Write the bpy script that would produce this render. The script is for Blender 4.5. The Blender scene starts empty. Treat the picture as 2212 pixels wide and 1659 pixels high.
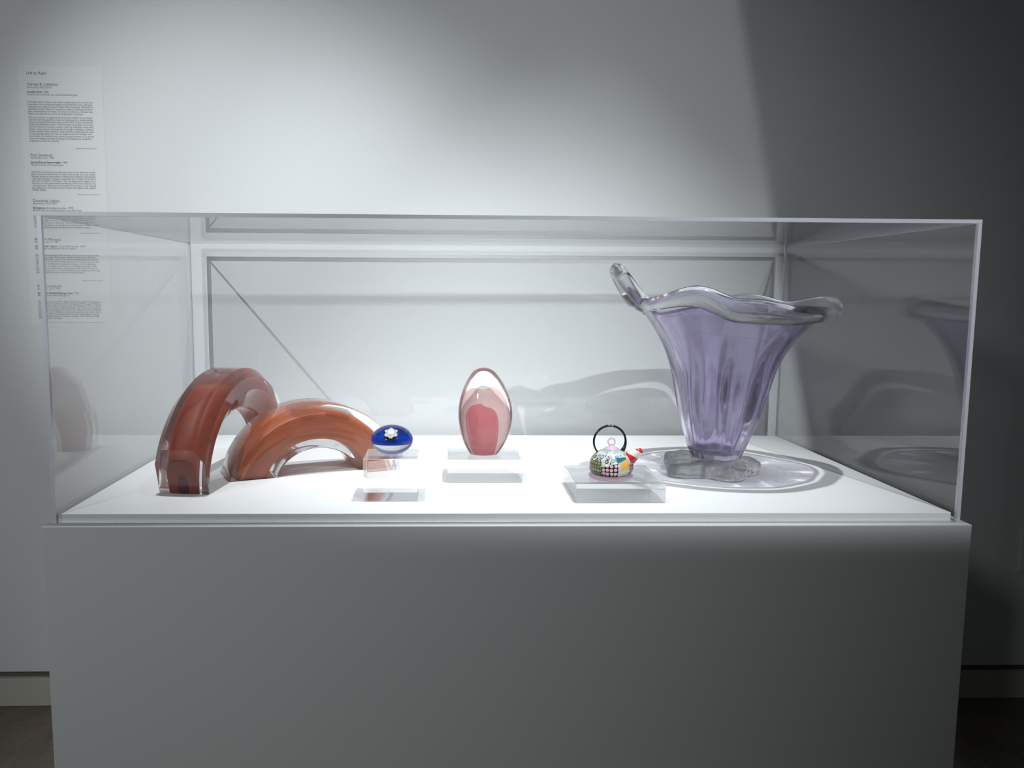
import bpy, bmesh, math, random
from mathutils import Vector, Matrix, noise
random.seed(7)
SC = bpy.context.scene
COL = SC.collection
R = math.radians

# ---------------------------------------------------------------- camera
# x right, y towards the wall, z up; origin = front bottom centre of the acrylic case (top of pedestal)
CAM = bpy.data.cameras.new('camera')
CAMO = bpy.data.objects.new('camera', CAM); COL.objects.link(CAMO); SC.camera = CAMO
CAM.sensor_width = 36.0
CAM.lens = 1776.17 / 2212 * 36.0
CAM.shift_x = 95.4 / 2212
CAM.clip_start = 0.02
right = Vector((0.99958634, -0.02810956, 0.00608327))
fwd = Vector((0.02861614, 0.99322378, -0.11263944))
up = Vector((-0.0028758, 0.11276693, 0.99361731))
m = Matrix.Identity(4)
for i in range(3):
    m[i][0] = right[i]; m[i][1] = up[i]; m[i][2] = -fwd[i]
m.translation = Vector((-0.1146486, -1.3198548, 0.3798479))
CAMO.matrix_world = m

# ---------------------------------------------------------------- world, lights, exposure
W = bpy.data.worlds.new('world'); SC.world = W; W.use_nodes = True
bg = W.node_tree.nodes['Background']
bg.inputs[0].default_value = (0.92, 0.97, 1.0, 1); bg.inputs[1].default_value = 0.022
vs = SC.view_settings
vs.view_transform = 'Standard'; vs.look = 'None'; vs.gamma = 1.0; vs.exposure = 0.0; vs.use_curve_mapping = False
cy = SC.cycles
cy.max_bounces = 20; cy.transmission_bounces = 18; cy.glossy_bounces = 8; cy.diffuse_bounces = 4
cy.transparent_max_bounces = 40; cy.caustics_refractive = True; cy.caustics_reflective = False
cy.sample_clamp_indirect = 6.0; cy.blur_glossy = 0.3; cy.use_denoising = True

def spot(name, loc, target, energy, angle, blend, radius, color=(0.93, 0.98, 1.0), shutters=(), caustics=True):
    """theatre-style spotlight; shutters = planes (normal, soft) through the lamp, light passes where dot(dir, normal) > 0"""
    L = bpy.data.lights.new(name, 'SPOT')
    L.energy = energy; L.spot_size = R(angle); L.spot_blend = blend; L.shadow_soft_size = radius; L.color = color
    o = bpy.data.objects.new(name, L); COL.objects.link(o); o.location = loc
    o.rotation_euler = (Vector(target) - Vector(loc)).to_track_quat('-Z', 'Y').to_euler()
    L.cycles.is_caustics_light = caustics
    if shutters:
        L.use_nodes = True
        nt = L.node_tree; n = nt.nodes; em = n['Emission']
        geo = n.new('ShaderNodeNewGeometry')
        last = None
        for nv, soft in shutters:
            d = n.new('ShaderNodeVectorMath'); d.operation = 'DOT_PRODUCT'
            nt.links.new(geo.outputs['Normal'], d.inputs[0]); d.inputs[1].default_value = Vector(nv).normalized()
            mr = n.new('ShaderNodeMapRange'); mr.interpolation_type = 'SMOOTHSTEP'
            mr.inputs[1].default_value = -soft; mr.inputs[2].default_value = soft
            nt.links.new(d.outputs['Value'], mr.inputs[0])
            if last is None: last = mr
            else:
                mu = n.new('ShaderNodeMath'); mu.operation = 'MULTIPLY'
                nt.links.new(last.outputs[0], mu.inputs[0]); nt.links.new(mr.outputs[0], mu.inputs[1]); last = mu
        nt.links.new(last.outputs[0], em.inputs['Strength'])
    return o

def shutter(lamp, p, q, keep, soft):
    """plane through the lamp and the points p, q; the side of the point keep stays lit"""
    l = Vector(lamp)
    n = (Vector(p) - l).normalized().cross((Vector(q) - l).normalized()).normalized()
    if n.dot(Vector(keep) - l) < 0: n = -n
    return (n, soft)

LA = (-2.27, -1.74, 2.30)
LB = (1.22, -2.60, 2.30)
LC = (0.42, 0.02, 2.35)
LD = (-0.55, 0.06, 2.35)
LE = (1.45, -2.55, 2.30)
spot('spotlight_wall', LA, (-0.47, 0.81, 0.36), 370, 26, 1.0, 0.02,
     shutters=[shutter(LA, (-1, -0.02, 0), (1, -0.02, 0), (0, 0.5, 0), 0.010)])
spot('spotlight_front', LB, (0.30, 0.58, -0.12), 300, 27, 1.0, 0.02,
     shutters=[shutter(LB, (0.62, 0.81, 1.098), (0.848, 0.81, 0.0), (0, 0.5, 0.2), 0.0012),
               shutter(LB, (-1, -0.02, 0), (1, -0.02, 0), (0, 0.5, 0), 0.010)])
spot('added_wash_light', LE, (0.25, 0.81, 0.60), 52, 40, 1.0, 0.02,  # added lamp: wide weak second lobe of the front spotlight, for the upper wall
     shutters=[shutter(LE, (0.62, 0.81, 1.098), (0.848, 0.81, 0.0), (0, 0.5, 0.2), 0.0012),
               shutter(LE, (-1, -0.02, 0), (1, -0.02, 0), (0, 0.5, 0), 0.010)])
spot('spotlight_above', LC, (0.14, 0.40, 0.0), 215, 42, 1.0, 0.025)
spot('spotlight_above_left', LD, (-0.32, 0.42, 0.0), 155, 42, 1.0, 0.025)
spot('added_fill_light', (-2.3, -3.4, 1.9), (-0.85, 0.3, 0.36), 220, 47, 1.0, 0.25, caustics=False)  # added soft lamp, lifts the pedestal front and left side as room fill

# ---------------------------------------------------------------- materials
def newmat(name):
    mt = bpy.data.materials.new(name); mt.use_nodes = True
    return mt, mt.node_tree.nodes, mt.node_tree.links

def principled(name, color, rough=0.5, bump=0.0, bscale=200.0, vary=0.0, vscale=6.0, **kw):
    mt, n, l = newmat(name); b = n['Principled BSDF']
    b.inputs['Base Color'].default_value = (*color, 1); b.inputs['Roughness'].default_value = rough
    for k, v in kw.items(): b.inputs[k.replace('_', ' ')].default_value = v
    tc = n.new('ShaderNodeTexCoord')
    if vary:
        nz = n.new('ShaderNodeTexNoise'); nz.inputs['Scale'].default_value = vscale; nz.inputs['Detail'].default_value = 6
        l.new(tc.outputs['Object'], nz.inputs['Vector'])
        rp = n.new('ShaderNodeMapRange'); rp.inputs[3].default_value = 1 - vary; rp.inputs[4].default_value = 1 + vary
        l.new(nz.outputs['Fac'], rp.inputs[0])
        mx = n.new('ShaderNodeVectorMath'); mx.operation = 'SCALE'; mx.inputs[0].default_value = color
        l.new(rp.outputs[0], mx.inputs['Scale']); l.new(mx.outputs[0], b.inputs['Base Color'])
    if bump:
        nz = n.new('ShaderNodeTexNoise'); nz.inputs['Scale'].default_value = bscale; nz.inputs['Detail'].default_value = 3
        l.new(tc.outputs['Object'], nz.inputs['Vector'])
        bp = n.new('ShaderNodeBump'); bp.inputs['Strength'].default_value = bump; bp.inputs['Distance'].default_value = 0.002
        l.new(nz.outputs['Fac'], bp.inputs['Height']); l.new(bp.outputs[0], b.inputs['Normal'])
    return mt

def glass(name, color=(1, 1, 1), ior=1.48, rough=0.0, clear=0.0, bump=0.0, bscale=20.0, stretch=(1, 1, 1)):
    """refracting glass; clear = share of light let straight through"""
    mt, n, l = newmat(name); b = n['Principled BSDF']; out = n['Material Output']
    b.inputs['Base Color'].default_value = (*color, 1); b.inputs['Roughness'].default_value = rough
    b.inputs['IOR'].default_value = ior; b.inputs['Transmission Weight'].default_value = 1.0
    if bump:
        tc = n.new('ShaderNodeTexCoord'); mp = n.new('ShaderNodeMapping'); mp.inputs['Scale'].default_value = stretch
        nz = n.new('ShaderNodeTexNoise'); nz.inputs['Scale'].default_value = bscale; nz.inputs['Detail'].default_value = 1.5
        bp = n.new('ShaderNodeBump'); bp.inputs['Strength'].default_value = bump; bp.inputs['Distance'].default_value = 0.01
        l.new(tc.outputs['Object'], mp.inputs[0]); l.new(mp.outputs[0], nz.inputs['Vector'])
        l.new(nz.outputs['Fac'], bp.inputs['Height']); l.new(bp.outputs[0], b.inputs['Normal'])
    if clear:
        t = n.new('ShaderNodeBsdfTransparent'); t.inputs[0].default_value = (*color, 1)
        mx = n.new('ShaderNodeMixShader'); mx.inputs[0].default_value = clear
        l.new(b.outputs[0], mx.inputs[1]); l.new(t.outputs[0], mx.inputs[2]); l.new(mx.outputs[0], out.inputs[0])
    return mt

def sheet_acrylic(name, tint=(0.997, 0.998, 0.999), ior=1.49):
    """thin flat acrylic: straight-through with Fresnel reflections on both faces"""
    mt, n, l = newmat(name); n.remove(n['Principled BSDF']); out = n['Material Output']
    t = n.new('ShaderNodeBsdfTransparent'); t.inputs[0].default_value = (*tint, 1)
    g = n.new('ShaderNodeBsdfGlossy'); g.inputs['Roughness'].default_value = 0.0
    f = n.new('ShaderNodeFresnel'); geo = n.new('ShaderNodeNewGeometry'); mr = n.new('ShaderNodeMapRange')
    mr.inputs[3].default_value = ior; mr.inputs[4].default_value = 1 / ior
    l.new(geo.outputs['Backfacing'], mr.inputs[0]); l.new(mr.outputs[0], f.inputs[0])
    mx = n.new('ShaderNodeMixShader')
    l.new(f.outputs[0], mx.inputs[0]); l.new(t.outputs[0], mx.inputs[1]); l.new(g.outputs[0], mx.inputs[2])
    l.new(mx.outputs[0], out.inputs[0])
    return mt

def veil(name, color, body, fac):
    """thin coloured glass layer: tinted see-through mixed with a milky body"""
    mt, n, l = newmat(name); n.remove(n['Principled BSDF']); out = n['Material Output']
    t = n.new('ShaderNodeBsdfTransparent'); t.inputs[0].default_value = (*color, 1)
    d = n.new('ShaderNodeBsdfDiffuse'); d.inputs[0].default_value = (*body, 1)
    tr = n.new('ShaderNodeBsdfTranslucent'); tr.inputs[0].default_value = (*body, 1)
    a = n.new('ShaderNodeMixShader'); a.inputs[0].default_value = 0.5
    l.new(d.outputs[0], a.inputs[1]); l.new(tr.outputs[0], a.inputs[2])
    mx = n.new('ShaderNodeMixShader'); mx.inputs[0].default_value = fac
    l.new(t.outputs[0], mx.inputs[1]); l.new(a.outputs[0], mx.inputs[2]); l.new(mx.outputs[0], out.inputs[0])
    return mt

M = {}
M['wall'] = principled('wall_paint', (0.70, 0.715, 0.72), 0.75, bump=0.06, bscale=260, vary=0.015, vscale=1.5)
M['pedestal'] = principled('pedestal_paint', (0.62, 0.63, 0.625), 0.6, bump=0.03, bscale=300, vary=0.012, vscale=2)
M['deck'] = principled('deck_paint', (0.80, 0.805, 0.81), 0.6, bump=0.03, bscale=400)
M['baseboard'] = principled('baseboard_paint', (0.52, 0.50, 0.44), 0.5, vary=0.03, vscale=3)
M['gap'] = principled('dark_reveal', (0.12, 0.115, 0.10), 0.8)
M['acrylic'] = sheet_acrylic('clear_acrylic_sheet')
M['edge'] = principled('polished_acrylic_edge', (0.62, 0.63, 0.70), 0.25, Transmission_Weight=0.25)
M['block'] = glass('clear_acrylic_block', (0.998, 0.998, 0.998), 1.45, clear=0.36)
M['egg'] = glass('egg_glass', (0.995, 0.995, 0.995), 1.34, clear=0.10)
M['clear'] = glass('clear_glass', (0.99, 0.992, 0.992), 1.46, clear=0.05)
M['paper'] = principled('label_sheet', (0.725, 0.74, 0.742), 0.7)
M['ink'] = principled('black_ink', (0.03, 0.035, 0.04), 0.6)
M['ink_grey'] = principled('grey_ink', (0.10, 0.11, 0.12), 0.6)
M['plate'] = principled('plate_plastic', (0.72, 0.72, 0.71), 0.4)

# ---------------------------------------------------------------- helpers
def obj(name, bm, mat, parent=None, smooth=False, loc=None):
    me = bpy.data.meshes.new(name)
    if isinstance(bm, bmesh.types.BMesh):
        bm.normal_update(); bm.to_mesh(me); bm.free()
    o = bpy.data.objects.new(name, me); COL.objects.link(o)
    for mt in (mat if isinstance(mat, (list, tuple)) else [mat]): me.materials.append(mt)
    if smooth: me.polygons.foreach_set('use_smooth', [True] * len(me.polygons))
    if loc: o.location = loc
    if parent: o.parent = parent
    return o

def thing(name, label, cat, loc, group=None):
    o = bpy.data.objects.new(name, None); COL.objects.link(o); o.location = loc
    o.empty_display_size = 0.02
    o['label'] = label; o['category'] = cat
    if group: o['group'] = group
    return o

def struct(o): o['kind'] = 'structure'; return o

def box(x0, x1, y0, y1, z0, z1, bev=0.0, seg=2):
    bm = bmesh.new()
    bmesh.ops.create_cube(bm, size=1)
    for v in bm.verts:
        v.co = Vector((x0 + (v.co.x + .5) * (x1 - x0), y0 + (v.co.y + .5) * (y1 - y0), z0 + (v.co.z + .5) * (z1 - z0)))
    if bev: bmesh.ops.bevel(bm, geom=list(bm.edges), offset=bev, segments=seg, profile=0.5, affect='EDGES')
    return bm

def grid_mesh(rings, close_ring=True, cap0=True, cap1=True):
    """rings: list of lists of points"""
    bm = bmesh.new(); V = [[bm.verts.new(p) for p in r] for r in rings]
    n = len(rings[0])
    for a, b in zip(V[:-1], V[1:]):
        for i in range(n if close_ring else n - 1):
            j = (i + 1) % n
            bm.faces.new((a[i], a[j], b[j], b[i]))
    if cap0: bm.faces.new(list(reversed(V[0])))
    if cap1: bm.faces.new(V[-1])
    bmesh.ops.recalc_face_normals(bm, faces=list(bm.faces))
    return bm

def lathe(profile, seg=64, c0=True, c1=True):
    return grid_mesh([[(r * math.cos(2 * math.pi * i / seg), r * math.sin(2 * math.pi * i / seg), z) for i in range(seg)] for r, z in profile], True, c0, c1)

def tube(path, radii, seg=12, cap=True):
    rings = []; pts = [Vector(p) for p in path]
    ref = Vector((0, 0, 1)); prev = None
    for i, p in enumerate(pts):
        t = (pts[min(i + 1, len(pts) - 1)] - pts[max(i - 1, 0)]).normalized()
        if prev is None:
            a = ref if abs(t.z) < 0.9 else Vector((1, 0, 0)); u = t.cross(a).normalized()
        else: u = (prev - t * prev.dot(t)).normalized()
        prev = u; v = t.cross(u)
        r = radii[i] if isinstance(radii, (list, tuple)) else radii
        rings.append([p + (u * math.cos(2 * math.pi * k / seg) + v * math.sin(2 * math.pi * k / seg)) * r for k in range(seg)])
    return grid_mesh(rings, True, cap, cap)

def autosmooth(o, ang=35):
    me = o.data
    bm = bmesh.new(); bm.from_mesh(me)
    for f in bm.faces: f.smooth = True
    for e in bm.edges:
        if len(e.link_faces) == 2 and e.calc_face_angle(0) > R(ang): e.smooth = False
    bm.to_mesh(me); bm.free()

def caster(o): o.cycles.is_caustics_caster = True; return o
def receiver(o): o.cycles.is_caustics_receiver = True; return o

# ---------------------------------------------------------------- setting
WY = 0.81; FZ = -0.735; DZ = 0.0136
wall = struct(obj('wall_back', box(-4.0, 4.0, WY, WY + 0.12, FZ + 0.096, 2.6), M['wall']))
bb = struct(obj('baseboard_back', box(-4.0, 4.0, WY - 0.002, WY + 0.12, FZ, FZ + 0.077, 0.001, 1), M['baseboard']))
gp = struct(obj('trim_1', box(-4.0, 4.0, WY + 0.014, WY + 0.12, FZ + 0.077, FZ + 0.096), M['gap']))

# floor: stained concrete
mt, n, l = newmat('stained_concrete'); b = n['Principled BSDF']; b.inputs['Roughness'].default_value = 0.55
tc = n.new('ShaderNodeTexCoord')
n1 = n.new('ShaderNodeTexNoise'); n1.inputs['Scale'].default_value = 9; n1.inputs['Detail'].default_value = 8; n1.inputs['Roughness'].default_value = 0.65
n2 = n.new('ShaderNodeTexNoise'); n2.inputs['Scale'].default_value = 70; n2.inputs['Detail'].default_value = 4
rp = n.new('ShaderNodeValToRGB')
rp.color_ramp.elements[0].position = 0.30; rp.color_ramp.elements[0].color = (0.085, 0.075, 0.045, 1)
rp.color_ramp.elements[1].position = 0.72; rp.color_ramp.elements[1].color = (0.15, 0.105, 0.075, 1)
e = rp.color_ramp.elements.new(0.5); e.color = (0.125, 0.105, 0.082, 1)
mx = n.new('ShaderNodeMix'); mx.data_type = 'RGBA'; mx.blend_type = 'OVERLAY'; mx.inputs[0].default_value = 0.55
l.new(tc.outputs['Object'], n1.inputs['Vector']); l.new(tc.outputs['Object'], n2.inputs['Vector'])
l.new(n1.outputs['Fac'], rp.inputs[0]); l.new(rp.outputs[0], mx.inputs[6]); l.new(n2.outputs['Color'], mx.inputs[7])
l.new(mx.outputs[2], b.inputs['Base Color'])
floor = struct(obj('floor', box(-4.0, 4.0, -3.5, WY, FZ - 0.05, FZ), mt))

# ---------------------------------------------------------------- pedestal
CW, CD, CH, T = 0.75, 0.76, 0.4986, 0.0062      # case half width, depth, height, sheet thickness
ped = thing('pedestal', 'long white painted pedestal carrying the clear display case', 'pedestal', (0, 0.38, FZ))
pz = -FZ
obj('body', box(-CW - 0.0095, CW + 0.0095, -0.0178 - 0.38, 0.778 - 0.38, 0, pz, 0.0012, 2), M['pedestal'], ped)
receiver(obj('deck_board', box(-CW + T + 0.004, CW - T - 0.004, T + 0.003 - 0.38, CD - T - 0.004 - 0.38, pz, pz + DZ, 0.0006, 1), M['deck'], ped))

# ---------------------------------------------------------------- acrylic case
case = thing('display_case', 'clear acrylic box cover over the glass objects on the pedestal', 'display case', (0, 0.38, 0))
g = 0.0003
def panel(name, x0, x1, y0, y1, z0, z1, axis):
    bm = box(x0, x1, y0 - 0.38, y1 - 0.38, z0, z1)
    bm.normal_update()
    for f in bm.faces:
        if abs(f.normal[axis]) < 0.5: f.material_index = 1
    return obj(name, bm, [M['acrylic'], M['edge']], case)
panel('lid_panel', -CW, CW, 0, CD, CH - T, CH, 2)
panel('side_panel', -CW, -CW + T, 0, CD, g, CH - T - g, 0)
panel('side_panel', CW - T, CW, 0, CD, g, CH - T - g, 0)
panel('front_panel', -CW + T + g, CW - T - g, 0, T, g, CH - T - g, 1)
panel('back_panel', -CW + T + g, CW - T - g, CD - T, CD, g, CH - T - g, 1)

# ---------------------------------------------------------------- glass arches
def core_mat(name, c1, c2):
    mt, n, l = newmat(name); b = n['Principled BSDF']; b.inputs['Roughness'].default_value = 0.45
    tc = n.new('ShaderNodeTexCoord'); nz = n.new('ShaderNodeTexNoise'); nz.inputs['Scale'].default_value = 9
    mp = n.new('ShaderNodeMapping'); mp.inputs['Scale'].default_value = (1, 1, 1)
    l.new(tc.outputs['Object'], mp.inputs[0]); l.new(mp.outputs[0], nz.inputs['Vector'])
    rp = n.new('ShaderNodeValToRGB'); rp.color_ramp.elements[0].color = (*c1, 1); rp.color_ramp.elements[1].color = (*c2, 1)
    rp.color_ramp.elements[0].position = 0.3; rp.color_ramp.elements[1].position = 0.7
    l.new(nz.outputs['Fac'], rp.inputs[0]); l.new(rp.outputs[0], b.inputs['Base Color'])
    return mt
M['coral'] = core_mat('coral_glass', (0.62, 0.155, 0.065), (0.74, 0.21, 0.10))
M['brick'] = core_mat('brick_red_glass', (0.40, 0.075, 0.045), (0.50, 0.105, 0.06))
M['wine'] = principled('wine_red_glass', (0.16, 0.012, 0.012), 0.3)

def arch_mesh(a, b, zc, t, w, sect, th0, th1, N=72, k=(1.0, 1.0), off=0.0):
    """ellipse arch in the local xz plane. sect: list of (radial, lateral) in -1..1; k scales the section"""
    rings = []
    for i in range(N + 1):
        th = R(th0 + (th1 - th0) * i / N)
        p = Vector((-a * math.cos(th), 0, zc + b * math.sin(th)))
        nrm = Vector((-math.cos(th) / a, 0, math.sin(th) / b)).normalized()
        rings.append([p + nrm * (s[0] * t / 2 * k[0] + off) + Vector((0, s[1] * w / 2 * k[1], 0)) for s in sect])
    return grid_mesh(rings)

def rrect(r, ns=5, cr=0.0):
    """rounded square section, corner radius r (of half width 1)"""
    pts = []
    for cx, cy, a0 in ((1, 1, 0), (-1, 1, 90), (-1, -1, 180), (1, -1, 270)):
        for i in range(ns):
            a = R(a0 + 90 * i / (ns - 1))
            pts.append((cx * (1 - r) + r * math.cos(a), cy * (1 - r) + r * math.sin(a)))
    return pts

def cut(bm, co, no):
    """cut away what lies on the +no side and cap"""
    r = bmesh.ops.bisect_plane(bm, geom=list(bm.verts) + list(bm.edges) + list(bm.faces), plane_co=co, plane_no=no, clear_outer=True)
    es = [x for x in r['geom_cut'] if isinstance(x, bmesh.types.BMEdge)]
    bmesh.ops.edgeloop_fill(bm, edges=es)
    bmesh.ops.recalc_face_normals(bm, faces=list(bm.faces))

def make_arch(name, label, loc, rz, a, b, zc, t, w, th0, th1, sect, core_k, core_sect, core, ends, hollow=False):
    root = thing(name, label, 'glass sculpture', loc, 'pair of coral glass arches'); root.rotation_euler.z = R(rz)
    layers = [('clear_casing', (1.0, 1.0), sect, M['clear'], 0.0), ('coloured_core', core_k, core_sect, core, 0.0006)]
    if hollow: layers.append(('dark_centre', (0.24, 0.22), rrect(0.95), M['wine'], 0.0004))
    for nm, k, se, mt, ins in layers:
        bm = arch_mesh(a, b, zc, t, w, se, th0, th1, k=k)
        for co, no in ends:
            cut(bm, Vector(co) - Vector(no).normalized() * ins, no)
        o = obj(nm, bm, mt, root); autosmooth(o, 28)
        (caster if nm == 'clear_casing' else receiver)(o)
    return root

# low arch lying across the front, standing flat on both cut feet
tx, ty = math.cos(R(24)), math.sin(R(24))
c2 = Vector((-0.506, 0.239, DZ)) + Vector((tx, ty, 0)) * 0.156 + Vector((-ty, tx, 0)) * 0.050
make_arch('glass_arch', 'lower of two coral glass arches, standing across the front beside the blue paperweight', c2, 24,
          0.133, 0.121, -0.024, 0.090, 0.098, -25, 205, rrect(0.12, 3), (0.60, 0.80), rrect(0.25), M['coral'],
          [((0, 0, 0.0002), (0, 0, -1))])
# tall arch running back towards the wall
c1 = Vector((-0.555, 0.352, DZ))
t1 = make_arch('glass_arch', 'taller of two coral glass arches, running back at the left end of the case', c1, 83,
          0.2175, 0.1675, 0.0, 0.080, 0.092, -20, 200, [(1, .62), (.55, 1), (-.1, 1), (-1, .5), (-1, -.5), (-.1, -1), (.55, -1), (1, -.62)], (0.62, 0.60), rrect(0.7), M['brick'],
          [((-0.213, 0, 0.0002), (-0.965, 0, -0.26)), ((0.213, 0, 0.0002), (0.965, 0, -0.26)), ((0, 0, 0.0002), (0, 0, -1))], hollow=True)

# ---------------------------------------------------------------- acrylic blocks
def block(name, label, x0, x1, y0, y1, h):
    cx, cyy = (x0 + x1) / 2, (y0 + y1) / 2
    o = obj(name, box(x0 - cx, x1 - cx, y0 - cyy, y1 - cyy, 0, h, 0.0008, 2), M['block'], loc=(cx, cyy, DZ + 0.0003))
    o['label'] = label; o['category'] = 'display block'; o['group'] = 'clear acrylic display blocks'
    caster(o); return o
block('display_block', 'tall clear acrylic cube under the blue paperweight', -0.255, -0.161, 0.085, 0.178, 0.075)
block('display_block', 'low clear acrylic block under the pink glass egg', -0.108, 0.036, 0.226, 0.343, 0.045)
block('display_block', 'low wide clear acrylic block under the small glass teapot', 0.115, 0.272, 0.073, 0.226, 0.0345)

# ---------------------------------------------------------------- blue paperweight
pw = thing('paperweight', 'oval blue glass paperweight with a white flower inside, on a clear cube', 'paperweight', (-0.2075, 0.128, DZ + 0.0758))
def spheroid(rx, ry, rz, zc, n=48, m_=24, zmin=-1.0):
    prof = []
    for i in range(m_ + 1):
        a = -math.pi / 2 + math.pi * i / m_
        if math.sin(a) < zmin - 1e-6: continue
        prof.append((max(math.cos(a), 0.02), math.sin(a)))
    bm = lathe(prof, n)
    for v in bm.verts: v.co = Vector((v.co.x * rx, v.co.y * ry, v.co.z * rz + zc))
    return bm
caster(obj('clear_dome', spheroid(0.0375, 0.0375, 0.0265, 0.0262, zmin=-0.98), M['clear'], pw, True))
M['blue'] = principled('cobalt_blue_glass', (0.015, 0.11, 0.95), 0.25)
receiver(obj('blue_ground', spheroid(0.0335, 0.0335, 0.0215, 0.0272, zmin=-0.30), M['blue'], pw, True))
M['petal'] = principled('white_petal_glass', (0.85, 0.84, 0.82), 0.5)
M['leaf'] = principled('green_leaf_glass', (0.42, 0.50, 0.16), 0.5)
def petal(ang, L, wd, c, u, v, nrm, bulge=0.0012):
    d = u * math.cos(ang) + v * math.sin(ang); s = nrm.cross(d)
    rows = []
    for i in range(7):
        f = i / 6; ww = wd * math.sin(math.pi * (0.18 + 0.76 * f)) + 0.0002
        rows.append([c + d * (L * f) + s * (ww * q) + nrm * (bulge * (1 - q * q) + 0.0012 * math.sin(f * 2.6)) for q in (-1, -0.5, 0, 0.5, 1)])
    bm = bmesh.new(); V = [[bm.verts.new(p) for p in r] for r in rows]
    for a_, b_ in zip(V[:-1], V[1:]):
        for i in range(4): bm.faces.new((a_[i], a_[i + 1], b_[i + 1], b_[i]))
    r = bmesh.ops.solidify(bm, geom=list(bm.faces), thickness=0.0005)
    bmesh.ops.recalc_face_normals(bm, faces=list(bm.faces))
    return bm
def on_ground(az, el, push):
    p = Vector((0.0335 * math.cos(el) * math.cos(az), 0.0335 * math.cos(el) * math.sin(az), 0.0272 + 0.0215 * math.sin(el)))
    nn = Vector((p.x / 0.0335**2, p.y / 0.0335**2, (p.z - 0.0272) / 0.0215**2)).normalized()
    return p + nn * push, nn
fc, fn = on_ground(R(-90), R(40), 0.0011)
fu = Vector((1, 0, 0)); fv = fn.cross(fu)
for i in range(6):
    receiver(obj('petal', petal(R(90 + i * 60), 0.0125, 0.0060, fc, fu, fv, fn), M['petal'], pw, True))
receiver(obj('flower_centre', spheroid(0.0056, 0.0056, 0.0011, 0), M['petal'], pw, True, loc=fc + fn * 0.0026)).rotation_euler = fn.to_track_quat('Z', 'Y').to_euler()
bc, bn = on_ground(R(-142), R(36), 0.001)
bu = bn.cross(Vector((0, 0, 1))).normalized(); bv = bn.cross(bu)
for i in range(3): receiver(obj('bud_petal', petal(R(50 + i * 120), 0.0042, 0.0022, bc, bu, bv, bn), M['petal'], pw, True))
lc, ln = on_ground(R(-90), R(14), 0.0009)
lu = Vector((1, 0, 0)); lv = ln.cross(lu)
for a_, L_ in ((35, 0.015), (8, 0.012), (145, 0.015), (172, 0.011), (-88, 0.005)):
    receiver(obj('leaf', petal(R(a_), L_, 0.0016, lc, lu, lv, ln, 0.0004), M['leaf'], pw, True))

# ---------------------------------------------------------------- pink egg
egg = thing('glass_egg', 'clear egg-shaped glass sculpture with pink veils inside', 'glass sculpture', (-0.036, 0.283, DZ + 0.0455))
def eggprof(pts, n=28):
    """smooth profile through (z, r) pairs"""
    out = []
    for i in range(n + 1):
        t = i / n * (len(pts) - 1); k = min(int(t), len(pts) - 2); f = t - k
        p0 = pts[max(k - 1, 0)]; p1 = pts[k]; p2 = pts[k + 1]; p3 = pts[min(k + 2, len(pts) - 1)]
        def cr(a, b_, c, d): return 0.5 * (2 * b_ + (c - a) * f + (2 * a - 5 * b_ + 4 * c - d) * f * f + (3 * b_ - a - 3 * c + d) * f ** 3)
        out.append((max(cr(p0[1], p1[1], p2[1], p3[1]), 0.0008), cr(p0[0], p1[0], p2[0], p3[0])))
    return out
bm = lathe(eggprof([(0, 0.024), (0.004, 0.030), (0.030, 0.044), (0.065, 0.0525), (0.100, 0.0515), (0.135, 0.040), (0.160, 0.0245), (0.169, 0.013), (0.1715, 0.002)], 48), 64)
for v in bm.verts:
    v.co.y *= 0.80; v.co.x += 0.0025 * math.sin(v.co.z * 22)
caster(obj('clear_casing', bm, M['egg'], egg, True))
M['veil_pale'] = veil('pale_pink_veil', (0.98, 0.84, 0.83), (0.90, 0.52, 0.50), 0.16)
M['veil_deep'] = veil('deep_pink_veil', (0.97, 0.68, 0.72), (0.88, 0.36, 0.42), 0.26)
bm = lathe(eggprof([(0.002, 0.020), (0.005, 0.0255), (0.03, 0.0375), (0.065, 0.0445), (0.095, 0.0395), (0.114, 0.0290), (0.123, 0.0155), (0.126, 0.003)], 40), 48)
for v in bm.verts:
    th = math.atan2(v.co.y, v.co.x); z = v.co.z
    v.co.y *= 0.72
    v.co.z += 0.010 * (z / 0.126) ** 2 * math.sin(th * 2 + 0.9) * min(1, math.hypot(v.co.x, v.co.y) / 0.02)
    v.co.x += 0.003 * math.sin(z * 30 + 1)
receiver(obj('pink_veil', bm, M['veil_pale'], egg, True))
bm = lathe(eggprof([(0.004, 0.013), (0.007, 0.018), (0.035, 0.0245), (0.065, 0.027), (0.083, 0.0245), (0.093, 0.0165), (0.097, 0.003)], 34), 40)
for v in bm.verts:
    th = math.atan2(v.co.y, v.co.x); z = v.co.z
    v.co.y *= 0.7; v.co.x -= 0.004 * z / 0.09
    v.co.z += 0.003 * (z / 0.097) ** 2 * math.cos(th + 2.6)
receiver(obj('inner_veil', bm, M['veil_deep'], egg, True))

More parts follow.
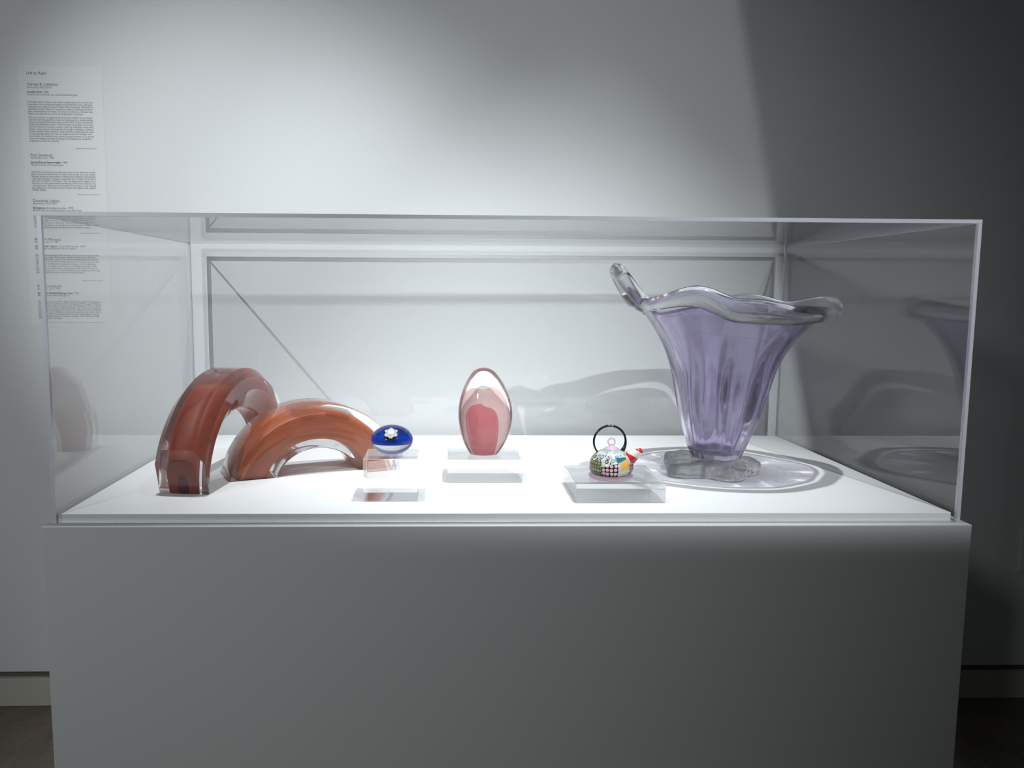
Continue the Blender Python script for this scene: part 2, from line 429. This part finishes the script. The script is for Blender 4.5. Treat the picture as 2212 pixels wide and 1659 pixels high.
# ---------------------------------------------------------------- teapot
TX, TY = 0.184, 0.118
tp = thing('teapot', 'small patchwork glass teapot with a black looped handle', 'teapot', (TX, TY, DZ + 0.0352))
def checker_mat(name, c1, c2, scale, rough=0.15, kind='checker'):
    mt, n, l = newmat(name); b = n['Principled BSDF']; b.inputs['Roughness'].default_value = rough
    b.inputs['Coat Weight'].default_value = 0.6; b.inputs['Coat Roughness'].default_value = 0.03
    uv = n.new('ShaderNodeTexCoord')
    if kind == 'checker':
        t = n.new('ShaderNodeTexChecker'); t.inputs['Color1'].default_value = (*c1, 1); t.inputs['Color2'].default_value = (*c2, 1)
        t.inputs['Scale'].default_value = scale; l.new(uv.outputs['UV'], t.inputs['Vector']); l.new(t.outputs['Color'], b.inputs['Base Color'])
    elif kind == 'dots':
        t = n.new('ShaderNodeTexVoronoi'); t.inputs['Scale'].default_value = scale; t.inputs['Randomness'].default_value = 0.15
        l.new(uv.outputs['UV'], t.inputs['Vector'])
        rp = n.new('ShaderNodeValToRGB'); rp.color_ramp.interpolation = 'LINEAR'
        rp.color_ramp.elements[0].position = 0.38; rp.color_ramp.elements[0].color = (*c1, 1)
        rp.color_ramp.elements[1].position = 0.46; rp.color_ramp.elements[1].color = (*c2, 1)
        l.new(t.outputs['Distance'], rp.inputs[0]); l.new(rp.outputs[0], b.inputs['Base Color'])
    elif kind == 'rings':
        t = n.new('ShaderNodeTexVoronoi'); t.inputs['Scale'].default_value = scale; t.inputs['Randomness'].default_value = 0.5
        l.new(uv.outputs['UV'], t.inputs['Vector'])
        rp = n.new('ShaderNodeValToRGB'); cr_ = rp.color_ramp
        cr_.elements[0].position = 0.0; cr_.elements[0].color = (*c1, 1); cr_.elements[1].position = 0.30; cr_.elements[1].color = (*c2, 1)
        e_ = cr_.elements.new(0.24); e_.color = (*c1, 1); e_ = cr_.elements.new(0.42); e_.color = (*c2, 1); e_ = cr_.elements.new(0.5); e_.color = (*c1, 1)
        l.new(t.outputs['Distance'], rp.inputs[0]); l.new(rp.outputs[0], b.inputs['Base Color'])
    elif kind == 'stripes':
        t = n.new('ShaderNodeTexWave'); t.bands_direction = 'DIAGONAL'; t.inputs['Scale'].default_value = scale; t.inputs['Distortion'].default_value = 0.8
        l.new(uv.outputs['UV'], t.inputs['Vector'])
        rp = n.new('ShaderNodeValToRGB'); rp.color_ramp.interpolation = 'CONSTANT'
        rp.color_ramp.elements[0].color = (*c1, 1); rp.color_ramp.elements[1].position = 0.5; rp.color_ramp.elements[1].color = (*c2, 1)
        l.new(t.outputs['Fac'], rp.inputs[0]); l.new(rp.outputs[0], b.inputs['Base Color'])
    return mt
PM = [checker_mat('pale_murrine', (0.60, 0.65, 0.62), (0.25, 0.30, 0.30), 15, kind='rings'),
      checker_mat('olive_murrine', (0.27, 0.30, 0.13), (0.09, 0.10, 0.05), 17, kind='dots'),
      checker_mat('grey_chain_murrine', (0.60, 0.63, 0.62), (0.06, 0.07, 0.07), 13, kind='rings'),
      checker_mat('pink_black_murrine', (0.78, 0.55, 0.58), (0.05, 0.01, 0.02), 15, kind='dots'),
      checker_mat('cream_murrine', (0.68, 0.69, 0.58), (0.60, 0.62, 0.52), 18, kind='dots'),
      checker_mat('orange_murrine', (0.85, 0.36, 0.06), (0.90, 0.55, 0.15), 14, kind='stripes'),
      checker_mat('teal_murrine', (0.03, 0.22, 0.14), (0.03, 0.13, 0.34), 9, kind='stripes'),
      checker_mat('wine_murrine', (0.42, 0.36, 0.38), (0.16, 0.05, 0.06), 18, kind='dots')]
# body
prof = [(0.0, 0.020), (0.002, 0.033), (0.010, 0.0385), (0.018, 0.0395), (0.028, 0.0375), (0.037, 0.0330), (0.044, 0.0265), (0.049, 0.0180), (0.0505, 0.010)]
sm = eggprof(prof, 40); SEG = 96
rings = [[(r * math.cos(2 * math.pi * i / SEG), r * math.sin(2 * math.pi * i / SEG), z * 0.9 + 0.006) for i in range(SEG)] for r, z in sm]
bm = grid_mesh(rings)
uvl = bm.loops.layers.uv.new('uv')
def patch(th, h):
    """th: degrees from facing the camera (-left .. +right), h: 0..1 height"""
    if h > 0.88: return 0
    if th < -38: return 1 if (h < 0.62 or th < -75) else 2
    if th > 42:
        return 7 if h < 0.55 or th > 80 else 0
    if h > 0.42 + 0.004 * (th + 38):
        if th < -12 and h < 0.84: return 2
        if th > 4 and h < 0.78: return 6 if h > 0.50 else 5
        return 0
    if th < 8: return 3
    if h > 0.36 and th > 14: return 5
    return 4
for f in bm.faces:
    c = f.calc_center_median()
    th = math.degrees(math.atan2(c.x, -c.y)); h = (c.z - 0.006) / 0.04545
    if abs(th) < 130: f.material_index = patch(th, h)
    else: f.material_index = [1, 4, 7, 3][int((math.degrees(math.atan2(c.y, c.x)) % 100) / 25)]
    for lp in f.loops:
        p = lp.vert.co; a = math.atan2(p.x, -p.y)
        if a - R(th) > math.pi: a -= 2 * math.pi
        if a - R(th) < -math.pi: a += 2 * math.pi
        lp[uvl].uv = (a * 0.36, (p.z) / 0.105)
obj('body', bm, PM, tp, True)
M['pinkglass'] = glass('pink_clear_glass', (0.97, 0.82, 0.90), 1.4, clear=0.6)
obj('base_ring', lathe([(0.030, 0.0), (0.036, 0.0004), (0.0395, 0.003), (0.0390, 0.0065), (0.033, 0.0085)], 64), M['pinkglass'], tp, True)
M['blackglass'] = principled('black_glass', (0.018, 0.022, 0.024), 0.12, Coat_Weight=0.5)
hp = []; hr = []
for i in range(41):
    f = i / 40; a = R(222 - 264 * f)
    hp.append((-0.0035 + 0.0285 * math.cos(a), 0.0, 0.0655 + 0.0285 * math.sin(a)))
    hr.append(0.0017 + 0.0016 * math.sin(math.pi * min(1, f)) * 0.3 + (0.0032 * max(0, (f - 0.80) / 0.20) ** 1.5))
obj('handle', tube(hp, hr, 12), M['blackglass'], tp, True)
M['lidglass'] = checker_mat('white_pink_murrine', (0.62, 0.50, 0.58), (0.30, 0.06, 0.18), 5, kind='stripes')
ld = obj('lid', lathe([(0.0135, 0.0490), (0.0145, 0.0505), (0.012, 0.0540), (0.006, 0.0565), (0.003, 0.0592)], 40), M['lidglass'], tp, True)
kn = [(0.0062 * math.cos(R(a)), 0, 0.0650 + 0.0062 * math.sin(R(a))) for a in range(-90, 271, 15)]
obj('knob', tube(kn, 0.0015, 10), M['pinkglass'], ld, True)
# spout
sp = [(0.024, -0.006, 0.032), (0.033, -0.009, 0.0385), (0.040, -0.011, 0.0445), (0.046, -0.012, 0.0490), (0.052, -0.013, 0.0525)]
so = tube(sp, [0.0140, 0.0120, 0.0092, 0.0066, 0.0046], 20)
uvl = so.loops.layers.uv.new('uv')
for f in so.faces:
    for lp in f.loops:
        p = lp.vert.co; lp[uvl].uv = (p.x * 14 + p.z * 5, p.z * 16 - p.x * 3)
M['stripe'] = checker_mat('red_white_stripe', (0.62, 0.03, 0.04), (0.80, 0.76, 0.72), 1.1, kind='stripes')
obj('spout', so, M['stripe'], tp, True)

# ---------------------------------------------------------------- purple vase
VX, VY = 0.441, 0.320
vase = thing('vase', 'large flared purple glass vase with a wavy clear rim and lumpy clear foot', 'vase', (VX, VY, DZ))
def lerp_tab(tab, x, per=False):
    if per:
        x = x % 360
        tt = tab + [(tab[0][0] + 360, tab[0][1])]
        if x < tt[0][0]: x += 360
    else:
        tt = tab
        if x <= tt[0][0]: return tt[0][1]
        if x >= tt[-1][0]: return tt[-1][1]
    for (a, va), (b_, vb) in zip(tt[:-1], tt[1:]):
        if a <= x <= b_:
            f = (x - a) / (b_ - a); f = f * f * (3 - 2 * f) if per else f
            return va + (vb - va) * f
# rim height offset and reach by angle (0 = right, 90 = back, 180 = left, 270 = front)
RZ = [(0, 0.010), (30, -0.004), (62, 0.024), (95, 0.010), (130, 0.002), (160, 0.030), (180, 0.098), (201, 0.016), (232, 0.036), (258, 0.004), (290, -0.006), (325, -0.004)]
RR = [(0, 0.030), (30, 0.004), (62, 0.008), (95, 0.002), (130, 0.0), (160, 0.018), (180, 0.062), (201, 0.022), (232, 0.006), (258, 0.006), (290, 0.008), (325, 0.010)]
VP = [(0.030, 0.042), (0.038, 0.051), (0.0526, 0.056), (0.1146, 0.076), (0.16, 0.087), (0.209, 0.099), (0.245, 0.113), (0.275, 0.130), (0.300, 0.149), (0.321, 0.167), (0.345, 0.188)]
SEG = 160
def vpt(rad, z, th, wall_in=0.0):
    """point of the vase at nominal radius / height"""
    u = max(0.0, min(1.0, (z - 0.20) / 0.145)); u2 = u * u * (3 - 2 * u); u3 = u ** 2.2
    d = math.degrees(th)
    rr = rad + lerp_tab(RR, d, True) * u3
    # optic ribs and dimples; the inner face waves on its own
    cth, sth = math.cos(th), math.sin(th)
    low = max(0.0, 1 - abs(z - 0.16) / 0.20)
    if wall_in:
        rib = math.sin(th * 9 + 1.3 + 1.2 * noise.noise(Vector((cth * 1.5, sth * 1.5, z * 7)))) * 0.0022 * low + noise.noise(Vector((cth * 3.0 + 5, sth * 3.0, z * 8))) * 0.0026
    else:
        rib = math.sin(th * 11 + z * 9 + 1.5 * noise.noise(Vector((cth * 1.2, sth * 1.2, z * 6 + 3)))) * 0.0028 * low + noise.noise(Vector((cth * 2.4, sth * 2.4, z * 6))) * 0.0032
    rr += rib
    zz = z + lerp_tab(RZ, d, True) * u3
    return Vector((rr * cth + 0.015 * max(0, (z - 0.05) / 0.28), rr * sth, zz))
def prof_r(z):
    return lerp_tab(VP, z)
def smooth_r(z):
    return (prof_r(z - 0.012) + 2 * prof_r(z) + prof_r(z + 0.012)) / 4
outer = [(smooth_r(0.030 + 0.284 * i / 60), 0.030 + 0.284 * i / 60) for i in range(61)]
wt = 0.0055
rings = []
rings.append([vpt(0.004, 0.0295, 2 * math.pi * i / SEG) for i in range(SEG)])
rings.append([vpt(0.030, 0.0295, 2 * math.pi * i / SEG) for i in range(SEG)])
for r_, z in outer: rings.append([vpt(r_, z, 2 * math.pi * i / SEG) for i in range(SEG)])
for r_, z in reversed(outer):
    if z < 0.046: continue
    # inward offset along the profile normal
    dz = 0.004; s = (smooth_r(z + dz) - smooth_r(z - dz)) / (2 * dz); nl = math.hypot(1, s)
    rings.append([vpt(r_ - wt / nl, z + wt * s / nl, 2 * math.pi * i / SEG, 1) for i in range(SEG)])
rings.append([vpt(0.028, 0.044, 2 * math.pi * i / SEG, 1) for i in range(SEG)])
rings.append([vpt(0.004, 0.043, 2 * math.pi * i / SEG, 1) for i in range(SEG)])
M['purple'] = glass('purple_glass', (0.795, 0.745, 0.90), 1.42, clear=0.12)
caster(obj('bowl', grid_mesh(rings), M['purple'], vase, True))
# thick clear rolled rim
M['rimglass'] = glass('rim_glass', (0.94, 0.94, 0.965), 1.46, clear=0.06)
rr_ = []
NR = 220
RIMZ = 0.330
def rimc(th):
    return vpt(smooth_r(RIMZ) + 0.004, RIMZ, th)
for i in range(NR):
    th = 2 * math.pi * i / NR
    c = rimc(th); ds = (rimc(th + 0.02) - rimc(th - 0.02)).normalized()
    up_ = Vector((0, 0, 1)); up_ = (up_ - ds * up_.dot(ds)).normalized(); o_ = ds.cross(up_)
    ru = 0.0195 + 0.005 * math.sin(th * 3 + 0.6) + 0.004 * noise.noise(Vector((math.cos(th) * 2, math.sin(th) * 2, 4)))
    ro = 0.0115 + 0.003 * math.sin(th * 2 + 2)
    tilt = R(-24)
    ring = []
    for k in range(18):
        a = 2 * math.pi * k / 18
        x = ro * math.cos(a); y = ru * math.sin(a)
        ring.append(c + o_ * (x * math.cos(tilt) - y * math.sin(tilt)) + up_ * (x * math.sin(tilt) + y * math.cos(tilt)))
    rr_.append(ring)
rr_.append(rr_[0])
bm = grid_mesh(rr_, True, False, False)
bmesh.ops.remove_doubles(bm, verts=list(bm.verts), dist=1e-6); bmesh.ops.recalc_face_normals(bm, faces=list(bm.faces))
caster(obj('rim', bm, M['rimglass'], vase, True))
# lumpy foot
FS = 120; rings = []
def foot_r(th):
    return 0.090 + 0.013 * math.cos(5 * th + 0.55) + 0.006 * math.cos(3 * th + 2.2)
fp = [(0.05, 0.0), (0.55, 0.0), (0.92, 0.0006), (0.98, 0.003), (1.0, 0.010), (1.0, 0.019), (0.98, 0.0255), (0.93, 0.029), (0.82, 0.031), (0.68, 0.0325), (0.55, 0.0335), (0.42, 0.034), (0.2, 0.034), (0.05, 0.034)]
for s, z in fp:
    ring = []
    for i in range(FS):
        th = 2 * math.pi * i / FS; r_ = foot_r(th) * s if s > 0.6 else (foot_r(th) * (s - 0.4) / 0.2 + 0.082 * (0.6 - s) / 0.2) * s if s > 0.4 else 0.082 * s
        p = Vector((r_ * math.cos(th), r_ * math.sin(th), z))
        if z > 0.001:
            nn = noise.noise(p * 42) * 0.0060 + noise.noise(p * 90 + Vector((7, 3, 1))) * 0.0024
            p += Vector((math.cos(th), math.sin(th), 0.9)) * nn * (1 if s > 0.5 else 0.3)
        p.z = max(p.z, 0.0002)
        ring.append(p)
    rings.append(ring)
M['foot'] = glass('foot_glass', (0.995, 0.997, 0.997), 1.42, clear=0.34)
caster(obj('foot', grid_mesh(rings), M['foot'], vase, True, loc=(-0.013, 0, 0)))

# ---------------------------------------------------------------- wall text panel
SX0, SX1, SZ0, SZ1 = -1.166, -0.962, 0.287, 0.925
pan = thing('wall_label', 'tall white text panel on the wall listing the displayed glass works', 'wall text', ((SX0 + SX1) / 2, WY, SZ0))
obj('sheet', box(-(SX1 - SX0) / 2, (SX1 - SX0) / 2, -0.00025, 0, 0, SZ1 - SZ0), M['paper'], pan)
lines = []
def blk(y0, step, xr, rows, kind='body'):
    for i, s in enumerate(rows): lines.append((y0 + i * step, kind, s))
lines += [(157, 'head', 'Left to Right'), (180, 'head', 'Harvey K. Littleton'), (186.5, 'sub', 'American, 1922-2013'),
          (196, 'title', ('Double Arch', ', 1980')), (201.5, 'sub', 'Cased, hot-worked, cut, and assembled glass')]
blk(217, 4.9, 0, ['In Double Arch, Littleton has cased multiple layers of colored and', 'clear glass, stretching and shaping the fluid forms into a dynamic',
 'sculpture that evokes a sense of linear, fluid movement. Although he', 'started his artistic career as a ceramicist, Littleton\u2019s lifelong interest in',
 'glass stemmed from his father, Dr. Jesse T. Littleton, a scientist who', 'helped develop Pyrex at the Corning Glass Company.'])
blk(249, 4.9, 0, ['Harvey Littleton recognized the potential of glass as an artistic', 'material and advocated for artists to make glass in a studio setting.',
 'Working alongside Dominick Labino at the 1962 Toledo Workshops,', 'Littleton facilitated the advent of the American studio glass movement.',
 'He demonstrated that glass could be made by individuals rather than', 'solely in large factory settings like Corning or Steuben. Littleton',
 'further influenced the history of studio glass by emphasizing the need', 'to incorporate glass into the art departments of colleges and',
 'universities. His students took up this charge and went on to spread', 'their knowledge through founding, and teaching at, academic', 'programs across the country.'])
lines += [(313.5, 'credit', 'Museum of Fine Arts, 2013.11'), (328, 'head', 'Paul Stankard'), (334, 'sub', 'American, born 1943'),
          (343.5, 'title', ('Spring Beauty Paperweight', ', 1980')), (349, 'sub', 'Flameworked and cased glass')]
blk(364, 4.8, 0, ['Stankard is among the great flameworkers of the American studio', 'glass movement. Inspired by his walks in the woods, the artist creates',
 'detailed botanical specimens by melting and sculpting colored glass', 'rods. Each tiny glass element is combined into a single composition',
 'and then encased in solid glass. The resulting paperweights are a', 'testament to the preciousness and beauty of the natural world. The',
 '\u201cspring beauty\u201d referred to in the title of this object is the Virginia', 'Spring Beauty, commonly found in forests throughout the eastern', 'United States.'])
lines += [(411.5, 'credit', 'Museum of Fine Arts, 2013.19'), (425.5, 'head', 'Dominick Labino'), (431.5, 'sub', 'American, 1910-1987'),
          (441, 'title', ('Emergence', ', Emergence series, 1978')), (446, 'sub', 'Blown and hot-sculpted glass, and gold veils')]
blk(459, 4.8, 0, ['In Emergence, veils of colored glass float inside a clear form,', 'the result of years of research into the chemistry of glass,',
 'furnace design, and color, as pioneered by the artist.', 'Labino was invited to lead the 1962 workshops, and his skill',
 'made the Emergence a lasting form of the studio movement,', 'one suspended, leaving the sensation of internal motion.'])
lines += [(496, 'credit', 'Museum of Fine Arts, 2013.7'), (510, 'head', 'Richard Marquis'), (516, 'sub', 'American, born 1945'),
          (525, 'title', ('Crazy Quilt Teapot', ', Crazy Quilt series, 1987')), (530, 'sub', 'Blown and hot-formed murrine glass')]
blk(545, 4.75, 0, ['Marquis acknowledges that Marquis is best known among artists', 'for bringing Italian techniques, which he learned on Murano,',
 'into the American studio, and reinterpreted them with humor.', 'He was one of the first to make the murrine process his own, and',
 'the vessels, combined in unexpected ways, are his signature.', 'In 1969 he travelled to Venice on a Fulbright and was in the',
 'first group to study Italian techniques at the Venini factory in', 'Murano, Italy, where he witnessed the art of making murrine and', 'then shared that work across the United States.'])
lines += [(601, 'credit', 'Museum of Fine Arts, 2013.9'), (614, 'head', 'Fritz Dreisbach'), (620, 'sub', 'American, born 1941'),
          (629.5, 'title', ('Amethyst Dimpled Mongo Vase', ', 1991')), (634.5, 'sub', 'Blown and hot-worked glass')]
blk(649, 4.65, 0, ['Dreisbach was one of the original students to enroll in the program', 'with Harvey K. Littleton at the University of Wisconsin, Madison,',
 'the first studio glass program in the United States. He introduced', 'a spontaneous sense of glass blowing, and in his work, making',
 'and and with exaggerated movement, ruffles and wit. Dreisbach', 'has taught more students in more schools than any other, and in',
 'the late 1980s he worked with thick and liquid glass, in large', 'vessels celebrating the essential qualities of hot glass through', 'the blowing techniques.'])
lines.append((696, 'rule', 'Gift to the Museum of Fine Arts, with funds from the friends of the collection of studio glass'))

def row_z(py):
    # perspective along the sheet: heights measured at three rows
    tab = [(145, 0.921), (300, 0.742), (450, 0.570), (600, 0.401), (703, 0.286)]
    for (a, za), (b_, zb) in zip(tab[:-1], tab[1:]):
        if a <= py <= b_: return za + (zb - za) * (py - a) / (b_ - a)
    return tab[-1][1]
SIZES = {'head': 0.0098, 'sub': 0.0068, 'title': 0.0068, 'body': 0.0062, 'credit': 0.0044, 'rule': 0.0040}
LEFT = -0.083
def text_mesh(s, size, bold=False):
    cu = bpy.data.curves.new('t', 'FONT'); cu.body = s; cu.size = size; cu.resolution_u = 2; cu.fill_mode = 'FRONT'
    if bold: cu.offset = size * 0.022
    to = bpy.data.objects.new('t', cu); COL.objects.link(to)
    dg = bpy.context.evaluated_depsgraph_get()
    me = bpy.data.meshes.new_from_object(to.evaluated_get(dg))
    bpy.data.objects.remove(to); bpy.data.curves.remove(cu)
    return me
def text_line(s, x, z, kind, bold=False, right=False):
    me = text_mesh(s, SIZES[kind], bold)
    xs = [v.co.x for v in me.vertices]; w = max(xs) if xs else 0
    me.materials.clear(); me.materials.append(M['ink'] if kind in ('head', 'title', 'body') else M['ink_grey'])
    me.name = 'text_line'
    o = bpy.data.objects.new('text_line', me); COL.objects.link(o); o.parent = pan
    sx = 1.0
    if kind == 'body' and w > 0.158: sx = 0.158 / w
    if kind == 'rule': sx = 0.150 / w
    o.scale = (sx, 1, 1)
    o.rotation_euler = (R(90), 0, 0)
    o.location = ((x if not right else 0.082 - w * sx), -0.0004, z)
    return w * sx
for py, kind, s in lines:
    z = row_z(py) - SZ0 - SIZES[kind] * 0.36
    if kind == 'title':
        w = text_line(s[0], LEFT, z, 'title', True); text_line(s[1], LEFT + w, z, 'title')
    elif kind in ('credit', 'rule'): text_line(s, 0, z, kind, right=True)
    else: text_line(s, LEFT, z, kind)

# ---------------------------------------------------------------- wall plate at the right edge
wp = thing('wall_plate', 'pale wall plate low on the dark wall at the right edge', 'wall plate', (1.487, WY, -0.37))
obj('plate', box(-0.036, 0.036, -0.006, 0, 0, 0.117, 0.002, 2), M['plate'], wp)
obj('socket', box(-0.017, 0.017, -0.0075, -0.006, 0.025, 0.092, 0.0005, 1), M['plate'], wp)

receiver(wall)
